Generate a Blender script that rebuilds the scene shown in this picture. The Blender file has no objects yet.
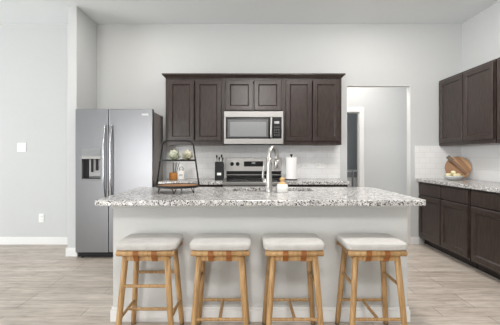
import bpy, bmesh, math, random
from mathutils import Vector, Matrix
random.seed(7)
C = bpy.context.scene
COL = C.collection
PI = math.pi

# ------------------------------------------------------------ camera
F = 360.0
HC = 1.21
cam = bpy.data.cameras.new('camera'); co = bpy.data.objects.new('camera', cam); COL.objects.link(co)
co.location = (0, 0, HC); co.rotation_euler = (PI/2, 0, 0)
cam.sensor_width = 36; cam.lens = F/500*36
cam.shift_x = 0.008; cam.shift_y = -0.011
cam.clip_start = 0.05
C.camera = co

# ------------------------------------------------------------ light
C.view_settings.view_transform = 'Standard'; C.view_settings.look = 'None'
C.view_settings.gamma = 1; C.view_settings.use_curve_mapping = False
C.view_settings.exposure = 0.16
W = bpy.data.worlds.new('world'); C.world = W; W.use_nodes = True
bg = W.node_tree.nodes['Background']; bg.inputs[0].default_value = (0.93, 0.97, 1.0, 1); bg.inputs[1].default_value = 0.72

def area(name, loc, target, sx, sy, power, col=(1, 1, 1)):
    l = bpy.data.lights.new(name, 'AREA'); l.shape = 'RECTANGLE'; l.size = sx; l.size_y = sy
    l.energy = power; l.color = col
    o = bpy.data.objects.new(name, l); COL.objects.link(o); o.location = loc
    o.rotation_euler = (Vector(target)-Vector(loc)).to_track_quat('-Z', 'Y').to_euler()
    return o
area('front_light', (0.2, -0.7, 2.9), (0.1, 3.2, 0.9), 0.7, 0.5, 56, (1.0, 0.97, 0.94))
area('window_light_left', (-6.7, 1.6, 1.45), (0.5, 3.4, 1.9), 3.6, 2.3, 205, (0.93, 0.97, 1.0))
area('fill_light_behind', (-2.7, -3.8, 1.0), (0.4, 3.0, 1.2), 2.2, 1.7, 150, (1.0, 0.99, 0.97))  # soft fill added behind the camera for more frontal light
for x_ in (1.66, -1.31):
    area('kitchen_light', (x_, 4.12, 3.035), (x_, 4.12, 0), 0.13, 0.13, 7, (1.0, 0.96, 0.9))
    area('kitchen_light', (x_, 2.9, 3.035), (x_, 2.9, 0), 0.13, 0.13, 7, (1.0, 0.96, 0.9))
area('fill_light_right', (1.1, 2.8, 3.03), (1.7, 3.1, 0), 0.5, 0.5, 56, (1.0, 0.97, 0.94))  # added fill over the right aisle, lifts right cabinets and floor
area('hall_light', (1.8, 5.75, 2.98), (1.9, 5.75, 0), 0.8, 0.8, 28, (1.0, 0.95, 0.91))
area('laundry_fill', (2.0, 7.3, 2.98), (2.0, 7.3, 0), 0.4, 0.4, 5, (0.95, 0.98, 1.0))  # unseen lamp added so the closed laundry room is not too dark

# ------------------------------------------------------------ materials
def mat(name, col, rough=0.5, metal=0.0, spec=0.5):
    m = bpy.data.materials.new(name); m.use_nodes = True
    b = m.node_tree.nodes['Principled BSDF']
    b.inputs['Base Color'].default_value = (*col, 1); b.inputs['Roughness'].default_value = rough
    b.inputs['Metallic'].default_value = metal; b.inputs['Specular IOR Level'].default_value = spec
    return m, m.node_tree.nodes, m.node_tree.links, b
def nd(ns, t, **k):
    n = ns.new(t)
    for a, v in k.items(): setattr(n, a, v)
    return n
def coords(ns, ls, scale=(1, 1, 1), kind='Object', rot=(0, 0, 0)):
    t = nd(ns, 'ShaderNodeTexCoord'); mp = nd(ns, 'ShaderNodeMapping')
    mp.inputs['Scale'].default_value = scale; mp.inputs['Rotation'].default_value = rot
    ls.new(t.outputs[kind], mp.inputs[0]); return mp.outputs[0]
def ramp(ns, ls, src, stops, interp='LINEAR'):
    r = nd(ns, 'ShaderNodeValToRGB'); r.color_ramp.interpolation = interp
    e = r.color_ramp.elements
    while len(e) < len(stops): e.new(0.5)
    for el, (p, c) in zip(e, stops): el.position = p; el.color = (*c, 1)
    ls.new(src, r.inputs[0]); return r.outputs[0]
def bump(ns, ls, b, src, s, d=0.002):
    bp = nd(ns, 'ShaderNodeBump'); bp.inputs['Strength'].default_value = s; bp.inputs['Distance'].default_value = d
    ls.new(src, bp.inputs['Height']); ls.new(bp.outputs[0], b.inputs['Normal'])
def noise(ns, ls, vec, scale, detail=4, rough=0.55):
    n = nd(ns, 'ShaderNodeTexNoise'); n.inputs['Scale'].default_value = scale
    n.inputs['Detail'].default_value = detail; n.inputs['Roughness'].default_value = rough
    ls.new(vec, n.inputs['Vector']); return n.outputs['Fac']
def mottled(name, c1, c2, scale, rough, stretch=(1, 1, 1), metal=0, bs=0.0, spec=0.5, lo=0.3, hi=0.7, detail=5):
    m, ns, ls, b = mat(name, c1, rough, metal, spec)
    f = noise(ns, ls, coords(ns, ls, stretch), scale, detail)
    ls.new(ramp(ns, ls, f, [(lo, c1), (hi, c2)]), b.inputs['Base Color'])
    if bs: bump(ns, ls, b, f, bs)
    return m

M = {}
M['wall'] = mottled('wall_paint', (.565, .575, .575), (.58, .59, .59), 60, .85, bs=.05)
M['ceiling'] = mottled('ceiling_paint', (.83, .86, .87), (.85, .88, .89), 70, .9, bs=.05)
M['trim'] = mottled('white_trim_paint', (.78, .78, .77), (.80, .80, .79), 30, .4)
M['island'] = mottled('island_paint', (.60, .61, .60), (.615, .625, .615), 40, .7, bs=.04)
M['laundry'] = mottled('grey_wall_paint', (.40, .42, .43), (.42, .44, .45), 40, .85)
M['cab'] = mottled('espresso_wood', (.019, .0125, .0108), (.058, .040, .034), 9, .28, (7, 7, 1), lo=.28, hi=.72, spec=.4)
M['cabx'] = M['cab']
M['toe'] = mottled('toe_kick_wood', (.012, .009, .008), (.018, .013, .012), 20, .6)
M['shoe'] = mottled('shoe_strip', (.28, .26, .24), (.33, .30, .28), 30, .5)
M['black'] = mottled('black_gloss', (.010, .010, .011), (.014, .014, .015), 30, .18)
M['blackm'] = mottled('black_metal', (.010, .010, .011), (.016, .016, .017), 60, .5, spec=.25)
M['dark'] = mottled('black_plastic', (.010, .010, .011), (.016, .016, .017), 60, .5, spec=.25)
M['glassgrey'] = mottled('screened_glass', (.22, .23, .23), (.26, .27, .27), 300, .25)
M['silver'] = mottled('chrome', (.42, .42, .43), (.48, .48, .49), 40, .2, metal=1)
M['white'] = mottled('white_ceramic', (.80, .79, .77), (.84, .83, .81), 40, .35)
M['plate'] = mottled('white_plastic', (.80, .80, .79), (.84, .84, .83), 40, .4)
M['appl'] = mottled('white_enamel', (.75, .76, .77), (.78, .79, .80), 20, .3)
M['paper'] = mottled('paper_towel', (.82, .81, .80), (.87, .86, .85), 120, .9, bs=.3)
M['fside'] = mottled('fridge_side_paint', (.25, .225, .215), (.29, .265, .255), 200, .55, bs=.1)
M['leather'] = mottled('tan_leather', (.22, .070, .013), (.30, .11, .026), 60, .55, bs=.2)
M['bamboo'] = mottled('bamboo', (.55, .33, .13), (.68, .45, .20), 30, .5, (6, 6, 1))
M['amber'] = mottled('amber_glass', (.42, .17, .035), (.55, .25, .06), 15, .12)
M['reed'] = mottled('dark_reed', (.035, .03, .026), (.06, .05, .045), 50, .8)
M['stone'] = mottled('grey_stoneware', (.42, .43, .42), (.62, .62, .60), 90, .5)
M['lemon'] = mottled('pale_yellow_skin', (.74, .64, .36), (.86, .78, .52), 60, .55, bs=.1)
M['walnut'] = mottled('brown_wood', (.13, .062, .03), (.24, .13, .07), 14, .5, (1, 1, 9))
M['lamp'], _n, _l, _b = mat('lamp_diffuser', (.9, .9, .88), .5)
_b.inputs['Emission Color'].default_value = (1, .96, .9, 1); _b.inputs['Emission Strength'].default_value = 1.6

def mk_steel(name, c, rough, stretch):
    m, ns, ls, b = mat(name, c, rough, 1.0)
    f = noise(ns, ls, coords(ns, ls, stretch), 6, 3)
    ls.new(ramp(ns, ls, f, [(.3, tuple(x*.94 for x in c)), (.7, c)]), b.inputs['Base Color'])
    ls.new(ramp(ns, ls, f, [(.3, (rough*.9,)*3), (.7, (rough*1.1,)*3)]), b.inputs['Roughness'])
    return m
M['steel'] = mk_steel('stainless_steel', (.27, .275, .29), .34, (90, 1, 1))
M['steelh'] = mk_steel('stainless_trim', (.35, .34, .33), .42, (1, 1, 60))
M['nickel'] = mk_steel('brushed_nickel', (.50, .49, .47), .34, (1, 1, 30))

def mk_oak():
    m, ns, ls, b = mat('oak_wood', (.4, .2, .07), .45)
    v = coords(ns, ls, (30, 30, 2.2))
    f = noise(ns, ls, v, 2.2, 6, .6)
    ls.new(ramp(ns, ls, f, [(.25, (.22, .115, .042)), (.5, (.42, .25, .105)), (.75, (.54, .35, .165))]), b.inputs['Base Color'])
    bump(ns, ls, b, f, .12)
    return m
M['oak'] = mk_oak()

def mk_fabric():
    m, ns, ls, b = mat('cream_linen', (.7, .66, .62), .95, 0, .2)
    v = coords(ns, ls)
    w1 = nd(ns, 'ShaderNodeTexWave', bands_direction='X'); w1.inputs['Scale'].default_value = 160
    w2 = nd(ns, 'ShaderNodeTexWave', bands_direction='Y'); w2.inputs['Scale'].default_value = 160
    for w in (w1, w2): w.inputs['Distortion'].default_value = 1.0; ls.new(v, w.inputs[0])
    mx = nd(ns, 'ShaderNodeMath', operation='MAXIMUM'); ls.new(w1.outputs['Fac'], mx.inputs[0]); ls.new(w2.outputs['Fac'], mx.inputs[1])
    f = noise(ns, ls, v, 25, 5)
    ls.new(ramp(ns, ls, f, [(.3, (.48, .465, .445)), (.7, (.54, .525, .505))]), b.inputs['Base Color'])
    bump(ns, ls, b, mx.outputs[0], .15, .001)
    return m
M['fabric'] = mk_fabric()

def mk_granite():
    m, ns, ls, b = mat('speckled_granite', (.6, .6, .6), .2, 0, .5)
    v = coords(ns, ls)
    base = ramp(ns, ls, noise(ns, ls, v, 26, 5, .65), [(.30, (.28, .27, .265)), (.45, (.50, .49, .48)), (.60, (.72, .71, .70)), (.75, (.62, .605, .59))])
    vo = nd(ns, 'ShaderNodeTexVoronoi'); vo.inputs['Scale'].default_value = 150; ls.new(v, vo.inputs['Vector'])
    sp = nd(ns, 'ShaderNodeSeparateColor'); ls.new(vo.outputs['Color'], sp.inputs[0])
    cl = noise(ns, ls, v, 34, 3)
    ad = nd(ns, 'ShaderNodeMath', operation='MULTIPLY_ADD'); ls.new(cl, ad.inputs[0]); ad.inputs[1].default_value = 0.9
    ls.new(sp.outputs[0], ad.inputs[2])
    k = ramp(ns, ls, ad.outputs[0], [(0.0, (1, 1, 1)), (.71, (1, 1, 1)), (.76, (0, 0, 0))])
    mix = nd(ns, 'ShaderNodeMix', data_type='RGBA'); ls.new(k, mix.inputs['Factor'])
    ls.new(base, mix.inputs['A'])
    dk = ramp(ns, ls, sp.outputs[1], [(0, (.016, .015, .015)), (.55, (.03, .028, .027)), (.75, (.16, .14, .125)), (1, (.28, .25, .23))])
    ls.new(dk, mix.inputs['B'])
    ls.new(mix.outputs['Result'], b.inputs['Base Color'])
    return m
M['granite'] = mk_granite()

def mk_brick(name, w, h, mortar, c1, c2, cm, rough, rot, bs, offset=.5, grain=None, freq=2):
    m, ns, ls, b = mat(name, c1, rough)
    v = coords(ns, ls, (1, 1, 1), 'Object', rot)
    br = nd(ns, 'ShaderNodeTexBrick'); br.offset = offset; br.offset_frequency = freq
    br.inputs['Scale'].default_value = 1; br.inputs['Brick Width'].default_value = w; br.inputs['Row Height'].default_value = h
    br.inputs['Mortar Size'].default_value = mortar; br.inputs['Mortar Smooth'].default_value = .1
    br.inputs['Color1'].default_value = (*c1, 1); br.inputs['Color2'].default_value = (*c2, 1); br.inputs['Mortar'].default_value = (*cm, 1)
    ls.new(v, br.inputs['Vector'])
    if grain:
        mp = nd(ns, 'ShaderNodeMapping'); mp.inputs['Scale'].default_value = (2.6, 15, 1); ls.new(v, mp.inputs[0])
        f = noise(ns, ls, mp.outputs[0], 2.2, 7, .62)
        mp2 = nd(ns, 'ShaderNodeMapping'); mp2.inputs['Scale'].default_value = (1, 5, 1); ls.new(v, mp2.inputs[0])
        f2 = noise(ns, ls, mp2.outputs[0], 1.7, 3, .5)
        g = ramp(ns, ls, f, [(.28, grain[0]), (.52, (1, 1, 1)), (.8, grain[1])])
        g2 = ramp(ns, ls, f2, [(.35, (.86, .85, .84)), (.65, (1.06, 1.05, 1.04))])
        a = nd(ns, 'ShaderNodeMix', data_type='RGBA', blend_type='MULTIPLY'); a.inputs['Factor'].default_value = 1
        ls.new(br.outputs['Color'], a.inputs['A']); ls.new(g, a.inputs['B'])
        a2 = nd(ns, 'ShaderNodeMix', data_type='RGBA', blend_type='MULTIPLY'); a2.inputs['Factor'].default_value = 1
        ls.new(a.outputs['Result'], a2.inputs['A']); ls.new(g2, a2.inputs['B'])
        ls.new(a2.outputs['Result'], b.inputs['Base Color'])
    else:
        ls.new(br.outputs['Color'], b.inputs['Base Color'])
    iv = nd(ns, 'ShaderNodeMath', operation='SUBTRACT'); iv.inputs[0].default_value = 1; ls.new(br.outputs['Fac'], iv.inputs[1])
    bump(ns, ls, b, iv.outputs[0], bs, .002)
    return m
M['floor'] = mk_brick('wood_look_floor', .92, .152, .0035, (.47, .41, .355), (.565, .51, .455), (.30, .26, .22), .42, (0, 0, 0), .3, .37, ((.66, .63, .60), (1.18, 1.17, 1.16)), 3)
M['tile_back'] = mk_brick('subway_tile_back', .15, .075, .003, (.80, .80, .80), (.83, .83, .83), (.72, .72, .72), .22, (-PI/2, 0, 0), .35)
M['tile_right'] = mk_brick('subway_tile_right', .15, .075, .003, (.80, .80, .80), (.83, .83, .83), (.72, .72, .72), .22, (-PI/2, 0, PI/2), .35)
def mk_board():
    m, ns, ls, b = mat('striped_board_wood', (.4, .22, .1), .5)
    v = coords(ns, ls)
    sx = nd(ns, 'ShaderNodeSeparateXYZ'); ls.new(v, sx.inputs[0])
    mu = nd(ns, 'ShaderNodeMath', operation='MULTIPLY'); mu.inputs[1].default_value = 19; ls.new(sx.outputs[0], mu.inputs[0])
    fl = nd(ns, 'ShaderNodeMath', operation='FLOOR'); ls.new(mu.outputs[0], fl.inputs[0])
    wn = nd(ns, 'ShaderNodeTexWhiteNoise', noise_dimensions='1D'); ls.new(fl.outputs[0], wn.inputs['W'])
    c = ramp(ns, ls, wn.outputs['Value'], [(0, (.27, .13, .055)), (.5, (.45, .25, .12)), (1, (.58, .36, .19))])
    f = noise(ns, ls, coords(ns, ls, (14, 14, 1.5)), 4, 5)
    g = ramp(ns, ls, f, [(.3, (.8, .8, .8)), (.7, (1.1, 1.1, 1.1))])
    a = nd(ns, 'ShaderNodeMix', data_type='RGBA', blend_type='MULTIPLY'); a.inputs['Factor'].default_value = 1
    ls.new(c, a.inputs['A']); ls.new(g, a.inputs['B']); ls.new(a.outputs['Result'], b.inputs['Base Color'])
    return m
M['board'] = mk_board()
M['tray'] = mottled('tray_wood', (.38, .17, .075), (.52, .27, .13), 10, .5, (1, 8, 1))
M['leaf'] = mottled('pale_green_leaf', (.20, .24, .11), (.86, .86, .74), 48, .6)  # mottling mixes leaf colour variation with painted shade between leaves, both rosettes
M['leafb'] = mottled('cream_green_leaf', (.24, .24, .12), (.88, .84, .72), 48, .6)

# ------------------------------------------------------------ geometry helpers
class MB:
    def __init__(s): s.bm = bmesh.new()
    def box(s, x0, x1, y0, y1, z0, z1):
        vs = [s.bm.verts.new((x, y, z)) for x in (x0, x1) for y in (y0, y1) for z in (z0, z1)]
        for f in ((0, 1, 3, 2), (4, 6, 7, 5), (0, 4, 5, 1), (2, 3, 7, 6), (0, 2, 6, 4), (1, 5, 7, 3)):
            s.bm.faces.new([vs[i] for i in f])
        return s
    def quadbox(s, pts, t):
        """prism: pts list of 3D points (planar loop) extruded by vector t"""
        t = Vector(t); a = [s.bm.verts.new(p) for p in pts]; b = [s.bm.verts.new(Vector(p)+t) for p in pts]
        n = len(pts); s.bm.faces.new(a[::-1]); s.bm.faces.new(b)
        for i in range(n): s.bm.faces.new((a[i], a[(i+1) % n], b[(i+1) % n], b[i]))
        return s
    def tube(s, pts, r, n=10, caps=True, flat=1.0):
        pts = [Vector(p) for p in pts]; rs = r if isinstance(r, (list, tuple)) else [r]*len(pts)
        rings = []; up = None
        for i, p in enumerate(pts):
            d = (pts[min(i+1, len(pts)-1)]-pts[max(i-1, 0)]).normalized()
            if up is None:
                up = d.orthogonal().normalized() if abs(d.z) > .99 or True else up
                ref = Vector((0, 0, 1)) if abs(d.z) < .9 else Vector((0, 1, 0))
                up = (ref-d*ref.dot(d)).normalized()
            else: up = (up-d*up.dot(d)).normalized()
            sd = d.cross(up)
            rings.append([s.bm.verts.new(p+(sd*math.cos(2*PI*k/n)*flat+up*math.sin(2*PI*k/n))*rs[i]) for k in range(n)])
        for a, b in zip(rings, rings[1:]):
            for k in range(n): s.bm.faces.new((a[k], a[(k+1) % n], b[(k+1) % n], b[k]))
        if caps: s.bm.faces.new(rings[0][::-1]); s.bm.faces.new(rings[-1])
        return s
    def lathe(s, prof, c=(0, 0, 0), n=24, sx=1, sy=1):
        rings = []
        for r, z in prof:
            if r < 1e-6: rings.append([s.bm.verts.new((c[0], c[1], c[2]+z))])
            else: rings.append([s.bm.verts.new((c[0]+math.cos(2*PI*k/n)*r*sx, c[1]+math.sin(2*PI*k/n)*r*sy, c[2]+z)) for k in range(n)])
        for a, b in zip(rings, rings[1:]):
            for k in range(n):
                k2 = (k+1) % n
                if len(a) == 1 and len(b) == 1: continue
                if len(a) == 1: s.bm.faces.new((a[0], b[k2], b[k]))
                elif len(b) == 1: s.bm.faces.new((a[k], a[k2], b[0]))
                else: s.bm.faces.new((a[k], a[k2], b[k2], b[k]))
        return s
    def superell(s, c, a, b, h, e1=.4, e2=.3, nu=40, nv=16):
        def cp(t, e): v = math.cos(t); return math.copysign(abs(v)**e, v)
        def sp(t, e): v = math.sin(t); return math.copysign(abs(v)**e, v)
        prof = [-PI/2+PI*j/nv for j in range(nv+1)]; rings = []
        for j, p in enumerate(prof):
            if j in (0, nv): rings.append([s.bm.verts.new((c[0], c[1], c[2]+h*sp(p, e1)))]); continue
            rings.append([s.bm.verts.new((c[0]+a*cp(p, e1)*cp(2*PI*k/nu, e2), c[1]+b*cp(p, e1)*sp(2*PI*k/nu, e2), c[2]+h*sp(p, e1))) for k in range(nu)])
        for A, B in zip(rings, rings[1:]):
            for k in range(nu):
                k2 = (k+1) % nu
                if len(A) == 1: s.bm.faces.new((A[0], B[k2], B[k]))
                elif len(B) == 1: s.bm.faces.new((A[k], A[k2], B[0]))
                else: s.bm.faces.new((A[k], A[k2], B[k2], B[k]))
        return s
    def panel(s, x0, x1, z0, z1, y, rings):
        """cabinet-door like slab facing -Y: rings = [(inset, y offset)], first ring is the back"""
        L = []
        for i, dy in rings:
            L.append([s.bm.verts.new(p) for p in ((x0+i, y+dy, z0+i), (x1-i, y+dy, z0+i), (x1-i, y+dy, z1-i), (x0+i, y+dy, z1-i))])
        s.bm.faces.new(L[0][::-1])
        for a, b in zip(L, L[1:]):
            for k in range(4): s.bm.faces.new((a[k], a[(k+1) % 4], b[(k+1) % 4], b[k]))
        s.bm.faces.new(L[-1])
        return s
    def xf(s, mtx): bmesh.ops.transform(s.bm, matrix=mtx, verts=s.bm.verts); return s
    def build(s, name, m, parent=None, loc=None, rot=None, bevel=0, smooth=False, label=None, seg=2, sub=0):
        bmesh.ops.recalc_face_normals(s.bm, faces=s.bm.faces)
        me = bpy.data.meshes.new(name); s.bm.to_mesh(me); s.bm.free()
        me.materials.append(m if not isinstance(m, str) else M[m])
        o = bpy.data.objects.new(name, me); COL.objects.link(o)
        if parent: o.parent = parent
        if loc: o.location = loc
        if rot: o.rotation_euler = rot
        if smooth:
            for p in me.polygons: p.use_smooth = True
        if bevel:
            b = o.modifiers.new('bevel', 'BEVEL'); b.width = bevel; b.segments = seg; b.limit_method = 'ANGLE'; b.angle_limit = math.radians(40)
        if sub:
            b = o.modifiers.new('sub', 'SUBSURF'); b.levels = sub; b.render_levels = sub
        if label: o['label'] = label
        return o
def tag(o, label, cat, group=None, kind=None):
    o['label'] = label; o['category'] = cat
    if group: o['group'] = group
    if kind: o['kind'] = kind
    return o
def thing(name, label, cat, loc=(0, 0, 0), rz=0, group=None):
    o = bpy.data.objects.new(name, None); COL.objects.link(o); o.location = loc; o.rotation_euler = (0, 0, rz)
    o.empty_display_size = .1
    return tag(o, label, cat, group)
def struct(name, mb, m, label=None, cat=None, **k):
    o = mb.build(name, m, **k); o['kind'] = 'structure'
    o['label'] = label or name.replace('_', ' '); o['category'] = cat or name.split('_')[0]
    return o
def copy_tree(o, parent=None):
    c = o.copy(); COL.objects.link(c)
    if parent: c.parent = parent
    for ch in list(o.children): copy_tree(ch, c)
    return c

# ------------------------------------------------------------ room shell
YB = 4.986; XR = 2.986; HT = 3.05
struct('floor', MB().box(-7, XR+.1, -4, 9, -.06, 0), 'floor', 'greige wood-look plank floor with staggered joints', 'floor')
struct('ceiling', MB().box(-7, XR+.1, -4, 9, HT, HT+.06), 'ceiling', 'flat white painted ceiling', 'ceiling')
OX0, OX1, OZ = 1.395, 2.278, 2.20           # cased opening
wb = MB().box(-7, OX0, YB, YB+.105, 0, HT).box(OX1, XR+.1, YB, YB+.105, 0, HT).box(OX0, OX1, YB, YB+.105, OZ, HT)
struct('wall_back', wb, 'wall', 'pale grey back wall with a plain doorless opening on the right', 'wall')
struct('wall_front', MB().box(-7, XR+.1, -4.1, -4, 0, HT), 'wall', 'wall of the living area opposite the kitchen', 'wall')
struct('wall_far_left', MB().box(-7.1, -7, -4, YB, 0, HT), 'wall', 'far wall of the dining area on the left', 'wall')
jl = MB().box(OX0, OX0+.004, YB-.001, YB+.106, 0, OZ).box(OX1-.004, OX1, YB-.001, YB+.106, 0, OZ).box(OX0+.004, OX1-.004, YB-.001, YB+.106, OZ-.004, OZ)
struct('trim_1', jl, 'trim', 'smooth white jamb lining of the opening to the hallway', 'trim')  # white lining added to brighten the dark jambs
struct('wall_right', MB().box(XR, XR+.1, -4, YB, 0, HT), 'wall', 'pale wall above and behind the right-hand cabinet run', 'wall')
struct('wall_left', MB().box(-2.177, -2.063, 4.386, YB, 0, HT), 'wall', 'short stub wall beside the refrigerator', 'wall', bevel=.006)
YH = 6.56
wh = MB().box(.5, 1.28, YH, YH+.1, 0, HT).box(2.067, 4.2, YH, YH+.1, 0, HT).box(1.28, 2.067, YH, YH+.1, 2.03, HT)
struct('wall_hall', wh, 'wall', 'hallway wall seen through the opening', 'wall')
struct('wall_hall_end', MB().box(4.1, 4.2, YB+.105, YH, 0, HT), 'wall', 'far end wall of the hallway', 'wall')
struct('wall_hall_start', MB().box(.5, .6, YB+.105, YH, 0, HT), 'wall', 'near end wall of the hallway', 'wall')
struct('wall_laundry', MB().box(1.0, 3.3, 8.4, 8.5, 0, HT).box(1.0, 1.1, YH+.1, 8.4, 0, HT).box(3.2, 3.3, YH+.1, 8.4, 0, HT), 'laundry', 'grey walls of the small laundry room past the hallway door', 'wall')
# casing of the hallway door
cs = MB()
for y0, y1 in ((YH-.018, YH), ):
    cs.box(2.067, 2.150, y0, y1, 0, 2.03).box(1.197, 1.28, y0, y1, 0, 2.03).box(1.197, 2.150, y0, y1, 2.03, 2.113)
cs.box(2.052, 2.067, YH, YH+.1, 0, 2.03).box(1.28, 1.295, YH, YH+.1, 0, 2.03).box(1.295, 2.052, YH, YH+.1, 2.015, 2.03)
struct('door_1', cs, 'trim', 'white casing of the hallway door to the grey laundry room', 'door', bevel=.004)
def base_run(name, segs, label):
    m = MB()
    for (x0, x1, y0, y1) in segs:
        m.box(x0, x1, y0, y1, 0, .085)
        m.box(min(x0, x1)+0.0, max(x0, x1), y0 if abs(y1-y0) > .05 else y0+.005, y1, .085, .105)
    struct(name, m, 'trim', label, 'baseboard', bevel=.003)
t = .015
base_run('baseboard_back', [(-7, -2.177-t, YB-t, YB), (OX1, 2.39, YB-t, YB)], 'white baseboard along the back wall')
base_run('baseboard_left', [(-2.177-t, -2.177, 4.386-t, YB), (-2.063, -2.063+t, 4.386-t, YB), (-2.177, -2.063, 4.386-t, 4.386)], 'white baseboard around the stub wall by the refrigerator')
base_run('baseboard_hall', [(2.150, 4.1, YH-t, YH), (.6, 1.197, YH-t, YH)], 'white baseboard along the hallway wall')
# tile
struct('wall_tile_back', MB().box(-1.10, 1.30, YB-.008, YB, .914, 1.372).box(2.34, XR, YB-.008, YB, .914, 1.366), 'tile_back', 'white subway tile backsplash on the back wall', 'backsplash')
struct('wall_tile_right', MB().box(XR-.008, XR, 1.6, YB-.008, .914, 1.366), 'tile_right', 'white subway tile backsplash on the right wall', 'backsplash')

# ------------------------------------------------------------ cabinets
DOOR = [(0, 0), (0, -.019), (.005, -.024), (.054, -.024), (.057, -.021), (.068, -.009), (.072, -.009)]
DRAWER = [(0, 0), (0, -.018), (.009, -.024)]
def body_mesh(w, d, z0, z1, gap, sz0, sz1):
    """carcass: x 0..w, back at y=0, face at y=-d; open slot where the two doors meet (no centre stile)"""
    g0, g1 = gap
    return (MB().box(0, w, -d+.05, -.001, z0, z1).box(0, g0, -d, -d+.05, z0, z1).box(g1, w, -d, -d+.05, z0, z1)
            .box(g0, g1, -d, -d+.05, z0, sz0).box(g0, g1, -d, -d+.05, sz1, z1))
def cab_body(root, w, d, z0, z1, gap, sz0, sz1, name='body'):
    return body_mesh(w, d, z0, z1, gap, sz0, sz1).build(name, 'cab', root)
def door(root, x0, x1, z0, z1, y):
    return MB().panel(x0, x1, z0, z1, y, DOOR).build('door', 'cab', root)
def drawer(root, x0, x1, z0, z1, y):
    return MB().panel(x0, x1, z0, z1, y, DRAWER).build('drawer', 'cab', root)
UD = .311
def upper(name, label, loc, rz, w, z0, z1, doors, zd0, zd1, group):
    r = thing(name, label, 'cabinet', loc, rz, group)
    zb = z0
    cab_body(r, w, UD, 0, z1-z0, (doors[0][1]-.012, doors[1][0]+.012), zd0-z0+.02, zd1-z0-.02)
    for a, b in doors: door(r, a, b, zd0-z0, zd1-z0, -UD)
    return r
ZT = 2.250
G1 = 'dark wall cabinets above the range wall'
upper('wall_cabinet', 'tall dark espresso two-door wall cabinet between refrigerator and microwave', (-1.044, YB, 1.366), 0, .760, 1.366, ZT, [(.034, .372), (.386, .726)], 1.418, 2.205, G1)
upper('wall_cabinet', 'short dark espresso two-door wall cabinet directly above the microwave', (-.282, YB, 1.795), 0, .760, 1.795, ZT, [(.020, .373), (.387, .740)], 1.815, 2.205, G1)
upper('wall_cabinet', 'tall dark espresso two-door wall cabinet between microwave and doorway opening', (.480, YB, 1.366), 0, .760, 1.366, ZT, [(.034, .374), (.386, .726)], 1.418, 2.205, G1)
# crown across the three
cr = MB(); prof = [(0.0, 2.236), (-.006, 2.236), (-.010, 2.244), (-.030, 2.264), (-.038, 2.268), (-.038, 2.284), (0.0, 2.284)]
X0, X1, YF = -1.044, 1.240, YB-UD-.0195
def crown_loop():
    pts = []
    for side in range(4):
        ring = []
        for o, z in prof:
            o = -o
            p = {0: (X0-o, YB-.002), 1: (X0-o, YF-o), 2: (X1+o, YF-o), 3: (X1+o, YB-.002)}[side]
            ring.append(cr.bm.verts.new((p[0], p[1], z)))
        pts.append(ring)
    n = len(prof)
    for a, b in zip(pts, pts[1:]):
        for k in range(n): cr.bm.faces.new((a[k], a[(k+1) % n], b[(k+1) % n], b[k]))
    cr.bm.faces.new(pts[0]); cr.bm.faces.new(pts[-1][::-1])
crown_loop()
tag(cr.build('crown_moulding', 'cab'), 'dark crown moulding along the top of the cabinets over the range', 'moulding')

G2 = 'dark wall cabinets on the right wall'
U0 = [(.030, .565), (.580, 1.118)]
a = upper('wall_cabinet', 'dark wall cabinet on the right wall, in the corner above the round board', (XR, YB-1.15, 1.358), -PI/2, 1.128, 1.358, 2.262, [(.032, .566), (.584, 1.114)], 1.405, 2.235, G2)
b = upper('wall_cabinet', 'dark wall cabinet on the right wall, second from the corner, cut by frame edge', (XR, YB-2.30, 1.358), -PI/2, 1.128, 1.358, 2.262, [(.032, .566), (.584, 1.114)], 1.405, 2.235, G2)
for r_ in (a, b): r_.location.y += 1.15; 
# rotation -90: local x -> -Y (towards the camera), local -y (front) -> -X
def basecab(name, label, loc, rz, w, d, fronts, group, frontal=True):
    r = thing(name, label, 'cabinet', loc, rz, group)
    body_mesh(w, d, .10, .872, (fronts[0][1]-.012, fronts[1][0]+.012), .14, .84).build('body', 'cab', r)
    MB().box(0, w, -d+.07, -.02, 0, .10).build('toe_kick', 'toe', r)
    for x0, x1 in fronts:
        drawer(r, x0, x1, .705, .850, -d)
        door(r, x0, x1, .125, .685, -d)
    return r
G3 = 'dark base cabinets along the right wall'; DB = .585
fr = [(.022, .566), (.584, 1.114)]
basecab('base_cabinet', 'dark base cabinet on the right wall, in the far corner below the round board', (XR, YB-.002, 0), -PI/2, 1.128, DB, fr, G3)
basecab('base_cabinet', 'dark base cabinet on the right wall, second from the corner, cut by frame edge', (XR, YB-1.15, 0), -PI/2, 1.128, DB, fr, G3)
tag(MB().box(XR-DB+.052, XR-DB+.068, YB-2.3, YB-.02, 0, .018).build('shoe_moulding', 'shoe', bevel=.004), 'thin grey strip on the floor along the right cabinet toe kick', 'moulding')
tag(MB().box(XR-.628, XR-.009, YB-2.32, YB-.009, .874, .914).build('granite_countertop', 'granite', bevel=.004), 'speckled granite countertop on the right wall base cabinets', 'countertop')
G4 = 'dark base cabinets beside the range'
basecab('base_cabinet', 'dark base cabinet between the refrigerator and the range', (-1.044, YB, 0), 0, .760, .595, [(.02, .37), (.39, .74)], G4)
basecab('base_cabinet', 'dark base cabinet right of the range, next to the doorway opening', (.492, YB, 0), 0, .748, .595, [(.02, .365), (.383, .728)], G4)
tag(MB().box(-1.066, -.280, YB-.635, YB-.009, .874, .914).build('granite_countertop', 'granite', bevel=.004), 'speckled granite countertop left of the range, under the knife block', 'countertop')
tag(MB().box(.492, 1.262, YB-.635, YB-.009, .874, .914).build('granite_countertop', 'granite', bevel=.004), 'speckled granite countertop right of the range, under the paper towel', 'countertop')

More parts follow.
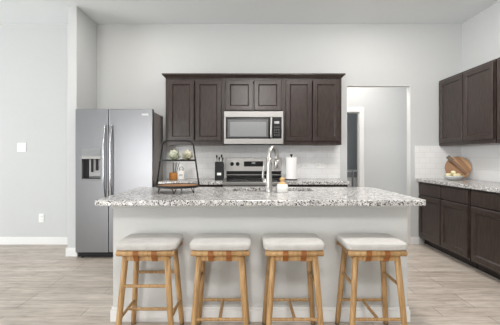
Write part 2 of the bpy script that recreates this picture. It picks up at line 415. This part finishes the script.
# ------------------------------------------------------------ refrigerator
fx0, fx1, fyf = -2.030, -1.112, 4.286
fr = thing('refrigerator', 'stainless side-by-side refrigerator with black water dispenser, beside the stub wall', 'refrigerator', ((fx0+fx1)/2, fyf, 0))
hw = (fx1-fx0)/2
MB().box(-hw+.004, hw-.003, .075, .55, .025, 1.755).build('body', 'fside', fr, bevel=.006, label='dark grey side panels')
sx = -hw+.392
dl = MB(); rd = []
dx0, dx1, dz0, dz1 = -hw+.066, -hw+.305, .930, 1.305
dl.box(-hw, dx0, 0, .07, .075, 1.782).box(dx1, sx-.003, 0, .07, .075, 1.782).box(dx0, dx1, 0, .07, .075, dz0).box(dx0, dx1, 0, .07, dz1, 1.782)
dl.bm.verts.ensure_lookup_table()
bmesh.ops.remove_doubles(dl.bm, verts=dl.bm.verts, dist=1e-5)
dlo = dl.build('freezer_door', 'steel', fr)
dp = MB().box(dx0, dx1, .055, .068, dz0, dz1).box(dx0, dx0+.008, -.003, .06, dz0, dz1).box(dx1-.008, dx1, -.003, .06, dz0, dz1).box(dx0+.008, dx1-.008, -.003, .06, dz0, dz0+.02)
disp = dp.build('water_dispenser', 'glassgrey', fr, bevel=.002, label='grey recessed water dispenser')
MB().box(dx0+.008, dx1-.008, -.004, .055, dz1-.085, dz1).build('control_display', mottled('display_grey', (.24, .25, .26), (.28, .29, .30), 80, .3), disp, bevel=.002)
MB().box(dx0+.008, dx1-.008, -.002, .055, dz1-.118, dz1-.085).build('light_bar', 'steelh', disp)
MB().box(dx0+.009, dx0+.070, .040, .054, dz0+.02, dz1-.118).build('inner_panel', 'dark', disp)
MB().box(dx0+.085, dx1-.012, .030, .054, dz0+.05, dz1-.125).build('back_plate', mottled('back_plate_grey', (.34, .34, .35), (.38, .38, .39), 40, .4), disp, bevel=.003, label='light grey back plate')
MB().box(dx0+.11, dx0+.135, .015, .03, dz0+.10, dz1-.118).build('paddle', 'blackm', disp, bevel=.003)
MB().box(dx0+.165, dx0+.195, .015, .03, dz0+.12, dz1-.118).build('paddle', 'blackm', disp, bevel=.003)
MB().box(dx0+.02, dx1-.02, .004, .05, dz0+.02, dz0+.03).build('drip_tray', 'dark', disp)
MB().box(sx+.005, hw, 0, .07, .075, 1.782).build('refrigerator_door', 'steel', fr, bevel=.006)
MB().box(sx-.003, sx+.005, .02, .075, .075, 1.775).build('door_gasket', 'dark', fr)
for cx, s in ((sx-.035, -1), (sx+.045, 1)):
    pts = []
    for i in range(13):
        u = i/12; z = .70+u*.88
        bow = math.sin(PI*u)
        pts.append((cx, -.014-.040*min(1, bow*1.6), z))
    h = MB().tube(pts, .0135, 12, flat=.8)
    h.tube([(cx, .002, .70), (cx, -.02, .70)], .012).tube([(cx, .002, 1.58), (cx, -.02, 1.58)], .012)
    h.build('handle', 'silver', fr, smooth=True, bevel=.002)
MB().box(hw-.128, hw-.050, -.003, 0, 1.703, 1.727).build('badge', mottled('badge_grey', (.55, .56, .57), (.6, .61, .62), 30, .4), fr, bevel=.001, label='small pale badge without readable writing')
MB().box(-hw+.02, hw-.02, .03, .10, .012, .072).build('base_grille', 'dark', fr, bevel=.003)
for x in (-hw+.06, hw-.06): MB().tube([(x, .06, 0), (x, .06, .02)], .02, 12).build('foot', 'blackm', fr)
for x in (-hw+.05, hw-.05): MB().box(x-.035, x+.035, .02, .11, 1.756, 1.775).build('hinge_cover', 'fside', fr, bevel=.003)

# ------------------------------------------------------------ microwave
mw = thing('microwave', 'stainless over-the-range microwave hung below the short wall cabinet', 'microwave', (.098, YB-.002, 1.373))
w2 = .378; d = .395
MB().box(-w2, w2, -d+.02, -.001, 0, .420).build('body', 'dark', mw, bevel=.003)
MB().box(-w2, w2, -d, -d+.021, .345, .420).build('top_vent_strip', 'steelh', mw, bevel=.003)
MB().box(-w2, w2, -d, -d+.021, .002, .072).build('bottom_strip', 'steelh', mw, bevel=.003)
MB().box(-w2, -w2+.022, -d, -d+.021, .072, .345).build('side_strip', 'steelh', mw)
MB().box(w2-.022, w2, -d, -d+.021, .072, .345).build('side_strip', 'steelh', mw)
md = MB().box(-w2+.022, .205, -d-.004, -d+.02, .074, .343).build('door', 'black', mw, bevel=.003)
MB().panel(-w2+.045, .185, .088, .315, -d-.0035, [(0, 0), (0, -.0025), (.004, -.003)]).build('window_border', mottled('window_border_grey', (.10, .10, .105), (.12, .12, .125), 80, .25), md)
MB().panel(-w2+.075, .160, .100, .285, -d-.0062, [(0, 0), (0, -.001), (.001, -.0012)]).build('window', 'glassgrey', md)  # grey base colour carries the bright room's reflection in dark meshed glass
hb = MB().tube([(.222, -d-.035, .085), (.222, -d-.035, .335)], .0145, 14)
hb.tube([(.222, -d+.005, .105), (.222, -d-.035, .105)], .008).tube([(.222, -d+.005, .315), (.222, -d-.035, .315)], .008)
hb.build('handle', 'nickel', md, smooth=True, bevel=.002)
cp = MB().box(.245, w2-.022, -d-.003, -d+.02, .074, .343).build('control_panel', 'black', mw, bevel=.003)
MB().box(.262, .325, -d-.0045, -d-.003, .262, .292).build('display', mottled('lit_display', (.45, .46, .46), (.5, .5, .5), 30, .3), cp)
bt = MB()
for i in range(3):
    for j in range(4): bt.box(.258+i*.026, .276+i*.026, -d-.0045, -d-.003, .105+j*.034, .125+j*.034)
bt.build('keypad', mottled('keypad_grey', (.05, .05, .052), (.06, .06, .062), 30, .4), cp)

# ------------------------------------------------------------ range
rg = thing('range_oven', 'stainless freestanding electric range with black glass cooktop below the microwave', 'oven', (.107, YB-.005, 0))
rw = .380
MB().box(-rw, rw, -.64, -.0, .09, .895).build('body', 'fside', rg, bevel=.002)
MB().box(-rw+.02, rw-.02, -.60, -.02, 0, .09).build('base', 'dark', rg)
MB().box(-rw, rw, -.665, -.06, .896, .914).build('cooktop', 'black', rg, bevel=.004)
MB().box(-rw, rw, -.690, -.640, .868, .912).build('front_rail', 'steelh', rg, bevel=.006)
bp = MB().quadbox([(-rw, -.055, .914), (-rw, -.0, .914), (-rw, -.0, 1.196), (-rw, -.035, 1.196)], (2*rw, 0, 0)).build('back_panel', 'steelh', rg, bevel=.004)
MB().box(-rw+.01, rw-.01, -.062, -.045, .920, 1.018).build('vent_strip', 'black', bp)
MB().box(-rw+.01, rw-.01, -.070, -.060, .962, .972).build('vent_trim', 'steelh', bp)
def pan_y(z): return -.055+.020*(z-.914)/.282
for kx in (-.30, -.222, .222, .30):
    y = pan_y(1.115)
    MB().lathe([(0, .026), (.020, .026), (.023, .022), (.026, .0), (0, 0)], n=20).xf(Matrix.Translation((kx, y, 1.115)) @ Matrix.Rotation(PI/2, 4, 'X')).build('knob', 'dark', bp, smooth=True)
MB().box(-.135, .125, pan_y(1.1)-.005, pan_y(1.1)+.004, 1.080, 1.150).build('display_panel', 'black', bp, bevel=.002)
MB().box(-.03, .02, pan_y(1.1)-.0065, pan_y(1.1)-.004, 1.118, 1.136).build('clock', mottled('clock_digits', (.55, .62, .66), (.6, .66, .7), 30, .3), bp)
for bx, by, br_ in ((-.19, -.48, .11), (.19, -.48, .09), (-.19, -.22, .08), (.19, -.22, .10)):
    MB().lathe([(br_-.004, 0), (br_-.004, .0008), (br_, .0008), (br_, 0)], (bx, by, .9142), 32).build('burner_ring', mottled('ring_grey', (.12, .12, .12), (.15, .15, .15), 40, .3), rg)
od = MB().box(-rw+.003, rw-.003, -.690, -.641, .25, .862).build('oven_door', 'steelh', rg, bevel=.004)
MB().box(-.27, .27, -.694, -.689, .36, .70).build('window', 'black', od)
oh = MB().tube([(-.33, -.735, .80), (.33, -.735, .80)], .013, 12)
for x in (-.3, .3): oh.tube([(x, -.688, .80), (x, -.735, .80)], .009)
oh.build('handle', 'silver', od, smooth=True, bevel=.002)
MB().box(-rw+.003, rw-.003, -.685, -.641, .095, .24).build('storage_drawer', 'steelh', rg, bevel=.004)

# ------------------------------------------------------------ island
IX0, IX1, IYF, IYB = -.980, 1.191, 2.656, 3.500
isl = thing('kitchen_island', 'pale grey painted kitchen island with white base trim in mid room', 'island', ((IX0+IX1)/2, IYF, 0))
wi = (IX1-IX0)/2; di = IYB-IYF
MB().box(-wi, wi, 0, .02, 0, .874).build('front_panel', 'island', isl)
MB().box(-wi, -wi+.02, .02, di, 0, .874).build('side_panel', 'island', isl)
MB().box(wi-.02, wi, .02, di, 0, .874).build('side_panel', 'island', isl)
MB().box(-wi+.02, wi-.02, di-.02, di, .10, .874).build('back_frame', 'cab', isl)
MB().box(-wi+.02, wi-.02, di-.09, di-.075, 0, .10).build('toe_kick', 'toe', isl)
for k in range(4):
    x0 = -wi+.04+k*(2*wi-.08)/4
    o = MB().panel(-(x0+.52), -x0, .13, .85, 0, DOOR).xf(Matrix.Translation((0, di, 0)) @ Matrix.Rotation(PI, 4, 'Z')).build('door', 'cab', isl)
bb = MB()
for z0, z1, t_ in ((0, .085, .016), (.085, .105, .009)):
    bb.box(-wi-t_, wi+t_, -t_, 0, z0, z1).box(-wi-t_, -wi, 0, di, z0, z1).box(wi, wi+t_, 0, di, z0, z1)
bb.build('base_trim', 'trim', isl, bevel=.003, label='white baseboard')
tb = MB()
for z0, z1, t_ in ((.842, .874, .012), (.830, .842, .006)):
    tb.box(-wi-t_, wi+t_, -t_, 0, z0, z1).box(-wi-t_, -wi, 0, di, z0, z1).box(wi, wi+t_, 0, di, z0, z1)
tb.build('top_trim', 'island', isl, bevel=.003)
# stone top with sink cut-out
TX0, TX1, TY0, TY1 = -1.046, 1.244, 2.466, 3.552
SX0, SX1, SY0, SY1 = -.195, .600, 3.12, 3.46
def rrect(x0, x1, y0, y1, r, n=6):
    pts = []
    for cx, cy, a0 in ((x1-r, y1-r, 0), (x0+r, y1-r, PI/2), (x0+r, y0+r, PI), (x1-r, y0+r, 1.5*PI)):
        for i in range(n+1): pts.append((cx+r*math.cos(a0+PI/2*i/n), cy+r*math.sin(a0+PI/2*i/n)))
    return pts
def slab(outer, inner, z0, z1):
    m = MB(); n = len(outer); R = []
    for z in (z0, z1):
        R.append([[m.bm.verts.new((x, y, z)) for x, y in L] for L in (outer, inner)])
    for k in range(n):
        k2 = (k+1) % n
        for q in range(2): m.bm.faces.new((R[q][0][k], R[q][0][k2], R[q][1][k2], R[q][1][k]))
        for q in range(2): m.bm.faces.new((R[0][q][k], R[0][q][k2], R[1][q][k2], R[1][q][k]))
    return m
tag(slab(rrect(TX0, TX1, TY0, TY1, .03), rrect(SX0, SX1, SY0, SY1, .03), .874, .914).build('granite_countertop', 'granite', bevel=.005), 'large speckled granite countertop of the island with sink cut-out', 'countertop')
sk = thing('sink', 'undermount stainless sink let into the island countertop behind the faucet', 'sink', ((SX0+SX1)/2, (SY0+SY1)/2, .66))
a_, b_ = (SX1-SX0)/2, (SY1-SY0)/2
m = slab(rrect(-a_+.002, a_-.002, -b_+.002, b_-.002, .03), rrect(-a_+.01, a_-.01, -b_+.01, b_-.01, .025), 0, .212)
m.box(-a_+.008, a_-.008, -b_+.008, b_-.008, -.002, .004)
m.build('basin', 'steelh', sk)
MB().lathe([(0, .004), (.035, .006), (.04, .004), (.04, .003)], (0, .03, .001)).build('drain', 'silver', sk, smooth=True)

# ------------------------------------------------------------ faucet
fc = thing('faucet', 'tall brushed nickel gooseneck faucet on the island by the sink', 'faucet', (.195, 3.055, .914))
MB().lathe([(0, 0), (.031, 0), (.031, .006), (.027, .012), (.030, .03), (.0275, .09), (.022, .17), (.0200, .24), (.0186, .29), (0, .29)]).build('body', 'nickel', fc, smooth=True)
pts = [(0, 0, .26), (0, 0, .28)]
R_ = .075; dirv = Vector((.52, .85, 0)).normalized()
for i in range(1, 13):
    a = PI*i/12; q = dirv*(R_-R_*math.cos(a)); pts.append((q.x, q.y, .29+R_*1.2*math.sin(a)))
e = dirv*2*R_
pts.append((e.x, e.y, .26))
MB().tube(pts, .0185, 14).build('spout', 'nickel', fc, smooth=True)
MB().tube([(e.x, e.y, .265), (e.x, e.y, .25), (e.x, e.y, .19), (e.x, e.y, .185)], [.019, .022, .022, .019], 16).build('spray_head', 'nickel', fc, smooth=True)
MB().box(e.x-.004, e.x+.004, e.y-.0245, e.y-.020, .198, .232).build('spray_button', 'dark', fc)
hd = MB().tube([(-.015, -.004, .055), (-.045, -.012, .105)], [.017, .015], 14)
hd.tube([(-.043, -.012, .100), (-.052, -.014, .125), (-.049, -.016, .19), (-.053, -.018, .215)], [.014, .010, .0075, .006], 12)
hd.build('handle', 'nickel', fc, smooth=True)

# dish brush in ceramic dish
bd = tag(MB().lathe([(0, 0), (.043, 0), (.046, .004), (.046, .066), (.043, .07), (.040, .066), (.039, .012), (0, .010)]).build('brush_holder', 'white', loc=(.305, 3.022, .914), smooth=True), 'round white ceramic brush holder right of the faucet', 'holder')
br = thing('dish_brush', 'small round dish brush with pale wooden knob, in the white holder', 'brush', (.305, 3.022, .926))
MB().lathe([(0, 0), (.030, 0), (.034, .05), (0, .05)]).build('bristles', mottled('natural_bristle', (.55, .45, .30), (.66, .56, .40), 90, .9), br)
MB().lathe([(0, .05), (.034, .05), (.034, .060), (.026, .068), (.016, .074), (.015, .084), (.022, .094), (.022, .104), (.014, .112), (0, .114)]).build('handle', 'bamboo', br, smooth=True)

# ------------------------------------------------------------ two-tier stand
st = thing('tiered_stand', 'black metal two-tier arch stand with round wooden tray on the island', 'stand', (-.568, 3.0, .914))
pts = [(-.178, 0, .050), (-.168, 0, .12), (-.136, 0, .35)]
for i in range(1, 7):
    a = PI-PI/2*i/6; pts.append((-.078+.054*math.cos(a), 0, .378+.054*math.sin(a)))
L = [Vector(p) for p in pts]; full = L+[Vector((-p.x, p.y, p.z)) for p in reversed(L)]
MB().tube(full, .0068, 8).build('arch_frame', 'blackm', st, smooth=True)
MB().lathe([(0, .262), (.146, .262), (.146, .262), (.150, .262), (.150, .276), (.146, .276), (.145, .267), (0, .267)], n=36).build('upper_shelf', 'blackm', st)
MB().lathe([(0, .046), (.176, .046), (.180, .048), (.180, .066), (.176, .066), (.175, .054), (0, .054)], n=40).build('lower_rim', 'blackm', st)
MB().lathe([(0, .0545), (.1745, .0545), (.1745, .060), (0, .060)], n=40).build('wooden_tray', 'tray', st, label='round wooden tray disc')
for ang in (-150, -90, -30, 90):
    c_, s_ = math.cos(math.radians(ang)), math.sin(math.radians(ang))
    r0 = .155; tx, ty = -s_*.018, c_*.018
    MB().tube([(c_*r0+tx, s_*r0+ty, .047), (c_*(r0+.012), s_*(r0+.012), .003), (c_*(r0+.012)+.001, s_*(r0+.012), .003), (c_*r0-tx, s_*r0-ty, .047)], .003, 6).build('leg', 'blackm', st)

def succulent(name, label, loc, R, m, seed):
    rnd = random.Random(seed); mb = MB(); c0 = Vector((0, 0, R*.85))
    mb.superell(c0, R*.62, R*.62, R*.62, 1, 1, 16, 10)
    N = 30
    for i in range(N):
        ph = math.acos(1-1.75*(i+.5)/N); th = i*2.39996+seed
        d = Vector((math.sin(ph)*math.cos(th), math.sin(ph)*math.sin(th), math.cos(ph)))
        td = (Vector((0, 0, 1))-d*d.z); td = td.normalized() if td.length > 1e-3 else Vector((1, 0, 0))
        sd = d.cross(td); w = R*(.30+.06*rnd.random()); h = R*(.92+.14*rnd.random())
        # cupped petal, lower edge on the core and upper edge lifted outwards
        P = [c0+d*R*.5-td*R*.28-sd*w*.5, c0+d*R*.5-td*R*.28+sd*w*.5, c0+d*h*.86+td*R*.05+sd*w, c0+d*h*1.04+td*R*.22+sd*w*.6,
             c0+d*h*1.10+td*R*.30, c0+d*h*1.04+td*R*.22-sd*w*.6, c0+d*h*.86+td*R*.05-sd*w, c0+d*h*.78+td*R*.12]
        v = [mb.bm.verts.new(p) for p in P]
        for f in ((0, 1, 2, 7), (0, 7, 6), (2, 3, 7), (3, 4, 7), (4, 5, 7), (5, 6, 7), (1, 0, 6, 5, 4, 3, 2)): mb.bm.faces.new([v[k] for k in f])
    lo = min(v.co.z for v in mb.bm.verts)
    mb.xf(Matrix.Translation((0, 0, -lo)))
    return tag(mb.build(name, m, loc=loc, rot=(0, 0, seed)), label, 'plant', 'leafy green rosettes on the stand')
succulent('succulent', 'pale green leafy rosette on the stand, the left one', (-.598, 2.995, 1.182), .052, 'leaf', 1)
succulent('succulent', 'creamier green leafy rosette on the stand, the right one', (-.486, 2.998, 1.182), .050, 'leafb', 2)

# ------------------------------------------------------------ back counter items
dj = thing('reed_diffuser', 'amber glass jar with dark reeds on the back counter, behind the stand', 'diffuser', (-.945, 4.68, .914))
MB().lathe([(0, 0), (.046, 0), (.051, .005), (.051, .088), (.046, .095), (.044, .09), (.045, .02), (0, .015)], n=28).build('jar', 'amber', dj, smooth=True)
for i, (ax, ay) in enumerate(((-.02, .01), (.0, -.02), (.025, .01), (.045, -.01), (.07, .02))):
    MB().tube([(ax*.2, ay*.2, .02), (ax*.9+.012, ay, .225)], .0035, 6).build('reed', 'reed', dj)
sb = thing('soap_bottle', 'white square bottle with dark wire stopper beside the amber jar', 'bottle', (-.842, 4.69, .914))
MB().superell((0, 0, .058), .043, .035, .058, .25, .3, 40, 16).build('bottle', 'white', sb, smooth=True)
MB().lathe([(.014, .112), (.014, .135), (.018, .137), (.018, .145), (0, .147)]).build('neck', 'white', sb, smooth=True)
MB().tube([(-.022, -.004, .118)]+[(-.026*math.cos(PI*i/8), -.004, .14+.028*math.sin(PI*i/8)) for i in range(9)]+[(.022, -.004, .118)], .003, 6).build('wire_bail', 'blackm', sb, smooth=True)
MB().box(-.022, .022, -.0365, -.0345, .05, .075).build('label', mottled('label_grey', (.45, .45, .44), (.5, .5, .49), 50, .7), sb)

kb = thing('knife_block', 'black slanted knife block with pale label on the counter left of the range', 'knife block', (-.345, 4.66, .914))
MB().quadbox([(-.055, -.06, 0), (-.055, .075, 0), (-.055, .11, .20), (-.055, -.025, .235)], (.11, 0, 0)).build('block', 'dark', kb, bevel=.004)
MB().quadbox([(-.026, -.0515, .062), (.026, -.0515, .062), (.026, -.0462, .094), (-.026, -.0462, .094)], (0, .001, 0)).build('label', 'plate', kb)
for i, (kx, ky, h_) in enumerate(((-.034, .0, .100), (-.006, .045, .085), (.028, .0, .105), (.038, .05, .08))):
    z0 = .235-.035*(ky+.025)/.135-.01
    MB().tube([(kx, ky, z0-.005), (kx, ky+.004, z0+.03), (kx, ky+.010, z0+h_*.68)], [.009, .013, .012], 10, flat=.8).build('knife_handle', 'nickel', kb, smooth=True, label='silver knife handle')
    MB().tube([(kx, ky+.010, z0+h_*.68), (kx, ky+.012, z0+h_*.8), (kx, ky+.014, z0+h_), (kx, ky+.015, z0+h_+.004)], [.0115, .0135, .0125, .007], 10, flat=.8).build('handle_end', 'dark', kb, smooth=True, label='black knife handle end')

pt = thing('paper_towel_holder', 'black paper towel stand on the counter right of the range', 'holder', (.588, 4.66, .914))
MB().lathe([(0, 0), (.078, 0), (.078, .008), (.074, .012), (0, .012)], n=32).build('base', 'blackm', pt)
MB().tube([(0, 0, .01), (0, 0, .315)], .007, 10).build('rod', 'blackm', pt)
MB().lathe([(.006, .305), (.011, .308), (.017, .322), (.017, .330), (0, .333)]).build('knob', 'blackm', pt, smooth=True)
tag(MB().lathe([(.018, 0), (.070, 0), (.072, .003), (.072, .275), (.070, .278), (.018, .278), (.018, 0)], n=36).build('paper_towel_roll', 'paper', loc=(.588, 4.66, .9265), smooth=False, bevel=.001), 'white paper towel roll on its black stand right of the range', 'paper towel')

# ------------------------------------------------------------ corner boards and bowl
rb = MB().lathe([(0, -.009), (.149, -.009), (.153, -.006), (.153, .006), (.149, .009), (0, .009)], n=48).xf(Matrix.Rotation(PI/2, 4, 'X') )
rbo = rb.build('round_board', 'board', smooth=False)
rbo.rotation_mode = 'XYZ'
rbo.matrix_world = Matrix.Translation((2.810, 4.776, .914+.152)) @ Matrix.Rotation(math.radians(-24), 4, 'Z') @ Matrix.Rotation(math.radians(-13), 4, 'X') @ Matrix.Rotation(math.radians(-38), 4, 'Y')
tag(rbo, 'round striped wooden board leaning in the right counter corner', 'cutting board')
pb = thing('paddle_board', 'narrow brown wooden paddle leaning diagonally across the round board', 'cutting board')
MB().box(-.017, .017, -.006, .006, -.15, .07).build('blade', 'walnut', pb, bevel=.003)
MB().box(-.026, .026, -.010, .010, .075, .165).build('handle', mottled('grey_brown_wood', (.10, .07, .045), (.17, .12, .08), 14, .6, (1, 1, 9)), pb, bevel=.006)
pb.matrix_world = Matrix.Translation((2.782, 4.740, 1.100)) @ Matrix.Rotation(math.radians(-24), 4, 'Z') @ Matrix.Rotation(math.radians(-11), 4, 'X') @ Matrix.Rotation(math.radians(-43), 4, 'Y')
bw = tag(MB().lathe([(0, 0), (.055, 0), (.085, .012), (.112, .042), (.115, .058), (.111, .058), (.106, .044), (.080, .020), (0, .012)], n=40).build('bowl', 'stone', loc=(2.650, 4.600, .914), smooth=True), 'low grey stoneware bowl holding pale yellow fruit', 'bowl')
lem = MB()
lem.lathe([(0, -.036), (.006, -.033), (.014, -.029), (.023, -.019), (.0265, 0), (.023, .019), (.014, .029), (.006, .033), (0, .036)], n=18)
l0 = lem.build('lemon', 'lemon', smooth=True)
LS = [((-.066, .002, .062), 'pale yellow lemon at the left end of the grey bowl'), ((.000, -.058, .062), 'pale yellow lemon at the front of the grey bowl'),
      ((.066, .004, .062), 'pale yellow lemon at the right end of the grey bowl'), ((.0, .062, .062), 'pale yellow lemon at the back of the grey bowl, by the board'),
      ((.0, .002, .096), 'pale yellow lemon on top of the others in the grey bowl')]
for i, (p, lb) in enumerate(LS):
    o = l0 if i == 0 else l0.copy()
    if i: COL.objects.link(o)
    o.location = (2.650+p[0], 4.600+p[1], .914+p[2]); o.rotation_euler = (PI/2, 0, (.1, 1.5, -.1, 1.65, .3)[i])
    tag(o, lb, 'fruit', 'pale yellow lemons in the bowl')

# ------------------------------------------------------------ stools
SG = 'wooden counter stools at the island'
def make_stool(label, loc, turned):
    r = thing('counter_stool', label, 'stool', loc, 0, SG)
    MB().superell((0, 0, .638), .198, .166, .027, .34, .22, 64, 18).build('cushion', 'fabric', r, smooth=True)
    # seat frame: front/back rails with rounded ends, side rails
    for sy in (-1, 1):
        MB().tube([(-.186, sy*.146, .596), (-.182, sy*.146, .596), (.182, sy*.146, .596), (.186, sy*.146, .596)], [.014, .019, .019, .014], 14, flat=.9).build('seat_rail', 'oak', r, smooth=True)
        MB().box(-.128, .128, sy*.130-.011, sy*.130+.011, .546, .580).build('apron', 'oak', r, bevel=.003)
    for sx_ in (-1, 1):
        MB().box(sx_*.158-.014, sx_*.158+.014, -.140, .140, .580, .612).build('side_rail', 'oak', r, bevel=.004)
        MB().box(sx_*.140-.010, sx_*.140+.010, -.120, .120, .546, .580).build('apron', 'oak', r, bevel=.003)
    for k in (-1, 1):
        x = k*.058
        for sy in (-1, 1):
            path = [(x, sy*.128, .618), (x, sy*.150, .618), (x, sy*.1665, .608), (x, sy*.1675, .590), (x, sy*.158, .572), (x, sy*.1455, .558), (x, sy*.142, .545), (x, sy*.128, .541)]
            s = MB(); w_ = .0165
            v = [[s.bm.verts.new((px+dx_, py, pz)) for dx_ in (-w_, w_)] for px, py, pz in path]
            for a, b in zip(v, v[1:]): s.bm.faces.new((a[0], a[1], b[1], b[0]))
            o = s.build('strap', 'leather', r)
            sm = o.modifiers.new('solid', 'SOLIDIFY'); sm.thickness = .004; sm.offset = 0
    TX, TY, BX, BY = .133, .125, .176, .172
    P = lambda sx_, sy, z: Vector((sx_*(BX+(TX-BX)*z/.58), sy*(BY+(TY-BY)*z/.58), z))
    for sx_ in (-1, 1):
        for sy in (-1, 1):
            lg = MB().tube([P(sx_, sy, .006), P(sx_, sy, .05), P(sx_, sy, .35), P(sx_, sy, .585)], [.0165, .018, .0195, .0195], 16).build('leg', 'oak', r, smooth=True)
            p = P(sx_, sy, 0); MB().tube([p, p+Vector((0, 0, .008))], .0168, 14).build('foot_pad', 'dark', lg)
    def rail(a, b, rad=.0105):
        d = b-a; MB().tube([a, a+d*.06, a+d*.12, a+d*.88, a+d*.94, b], [rad*.75, rad*.9, rad, rad, rad*.9, rad*.75], 12).build('stretcher', 'oak', r, smooth=True)
    hi, lo = .386, .180
    if not turned:
        for sx_ in (-1, 1): rail(P(sx_, -1, hi), P(sx_, 1, hi))
        for sy in (-1, 1): rail(P(-1, sy, lo), P(1, sy, lo))
        rail((P(-1, -1, lo)+P(1, -1, lo))/2, (P(-1, 1, lo)+P(1, 1, lo))/2)
    else:
        for sy in (-1, 1): rail(P(-1, sy, hi), P(1, sy, hi))
        for sx_ in (-1, 1): rail(P(sx_, -1, lo), P(sx_, 1, lo))
        rail((P(-1, -1, lo)+P(-1, 1, lo))/2, (P(1, -1, lo)+P(1, 1, lo))/2)
    return r
YS = 2.440
make_stool('wooden counter stool with high front stretcher at the island end nearest the refrigerator', (-.641, YS, 0), True)
s2 = make_stool('wooden counter stool with cream cushion, second from the left end of the island', (-.166, YS, 0), False)
s3 = copy_tree(s2); s3.location.x = .309; tag(s3, 'wooden counter stool with cream cushion, below the faucet and dish brush', 'stool', SG)
s4 = copy_tree(s2); s4.location.x = .838; tag(s4, 'wooden counter stool with cream cushion at the island end nearest the doorway', 'stool', SG)

# ------------------------------------------------------------ wall plates, lights
def outlet(label, loc, rz, horiz, w=.072, h=.118):
    r = thing('wall_outlet', label, 'outlet', loc, rz)
    if horiz: w, h = h, w
    MB().box(-w/2, w/2, -.007, 0, -h/2, h/2).build('cover_plate', 'plate', r, bevel=.003)
    for s in (-1, 1):
        cx, cz = (s*.026, 0) if horiz else (0, s*.026)
        q = MB().superell((cx, -.008, cz), .017, .003, .014, .4, .6, 20, 8).build('socket', 'white', r, smooth=True)
        sl = MB()
        for k in (-1, 1):
            if horiz: sl.box(cx-.004, cx+.004, -.0115, -.0105, cz+k*.006-.001, cz+k*.006+.001)
            else: sl.box(cx+k*.006-.001, cx+k*.006+.001, -.0115, -.0105, cz-.004, cz+.004)
        sl.build('slots', 'dark', q)
    return r
outlet('white wall outlet low on the left wall beside the stub wall', (-2.832, YB, .365), 0, False)
outlet('white outlet on the backsplash right of the paper towel, farther right', (1.022, YB-.008, 1.092), 0, True)
outlet('white outlet on the backsplash just right of the paper towel roll', (.790, YB-.008, 1.092), 0, True)
sw = thing('light_switch', 'white double light switch on the left wall at shoulder height', 'switch', (-3.105, YB, 1.345))
MB().box(-.062, .062, -.007, 0, -.062, .062).build('cover_plate', 'plate', sw, bevel=.003)
for k in (-1, 1): MB().quadbox([(k*.024-.016, -.007, -.033), (k*.024-.016, -.0125, -.033), (k*.024-.016, -.008, .033), (k*.024-.016, -.007, .033)], (.032, 0, 0)).build('rocker', 'white', sw)
for x, lb in ((-1.31, 'round recessed ceiling light on the left, at the top of the view'), (1.66, 'round recessed ceiling light on the right, at the top of the view')):
    r = thing('ceiling_light', lb, 'light', (x, 4.12, HT), 0, 'recessed ceiling lights')
    MB().lathe([(.072, -.001), (.074, -.008), (.092, -.006), (.096, -.0005)], n=36).build('trim_ring', 'trim', r, smooth=True)
    MB().lathe([(0, -.004), (.073, -.004), (.073, -.0005), (0, -.0005)], n=36).build('diffuser', 'lamp', r)

# ------------------------------------------------------------ laundry
def laundry(label, x, kind):
    r = thing(kind, label, 'appliance', (x, 8.38, 0))
    MB().box(-.34, .34, -.76, -.02, .03, .92).build('body', 'appl', r, bevel=.012)
    MB().box(-.335, .335, -.775, -.755, .78, .90).build('control_panel', mottled('panel_grey', (.30, .31, .32), (.34, .35, .36), 30, .4), r, bevel=.004)
    MB().lathe([(0, .03), (.034, .03), (.038, 0), (0, 0)]).xf(Matrix.Translation((0.06, -.775, .84)) @ Matrix.Rotation(PI/2, 4, 'X')).build('knob', 'dark', r, smooth=True)
    MB().lathe([(.13, .0), (.21, .0), (.22, .02), (.20, .04), (.15, .04), (.13, .015), (0, .01)], n=36).xf(Matrix.Translation((0, -.76, .47)) @ Matrix.Rotation(PI/2, 4, 'X')).build('door', 'glassgrey', r, smooth=True)
    for sx_ in (-1, 1):
        for y in (-.7, -.08): MB().tube([(sx_*.29, y, 0), (sx_*.29, y, .035)], .02, 10).build('foot', 'dark', r)
laundry('white front-loading washer in the grey laundry room, left of the pair', 1.905, 'washing_machine')
laundry('white front-loading dryer in the grey laundry room, right of the pair', 2.62, 'clothes_dryer')
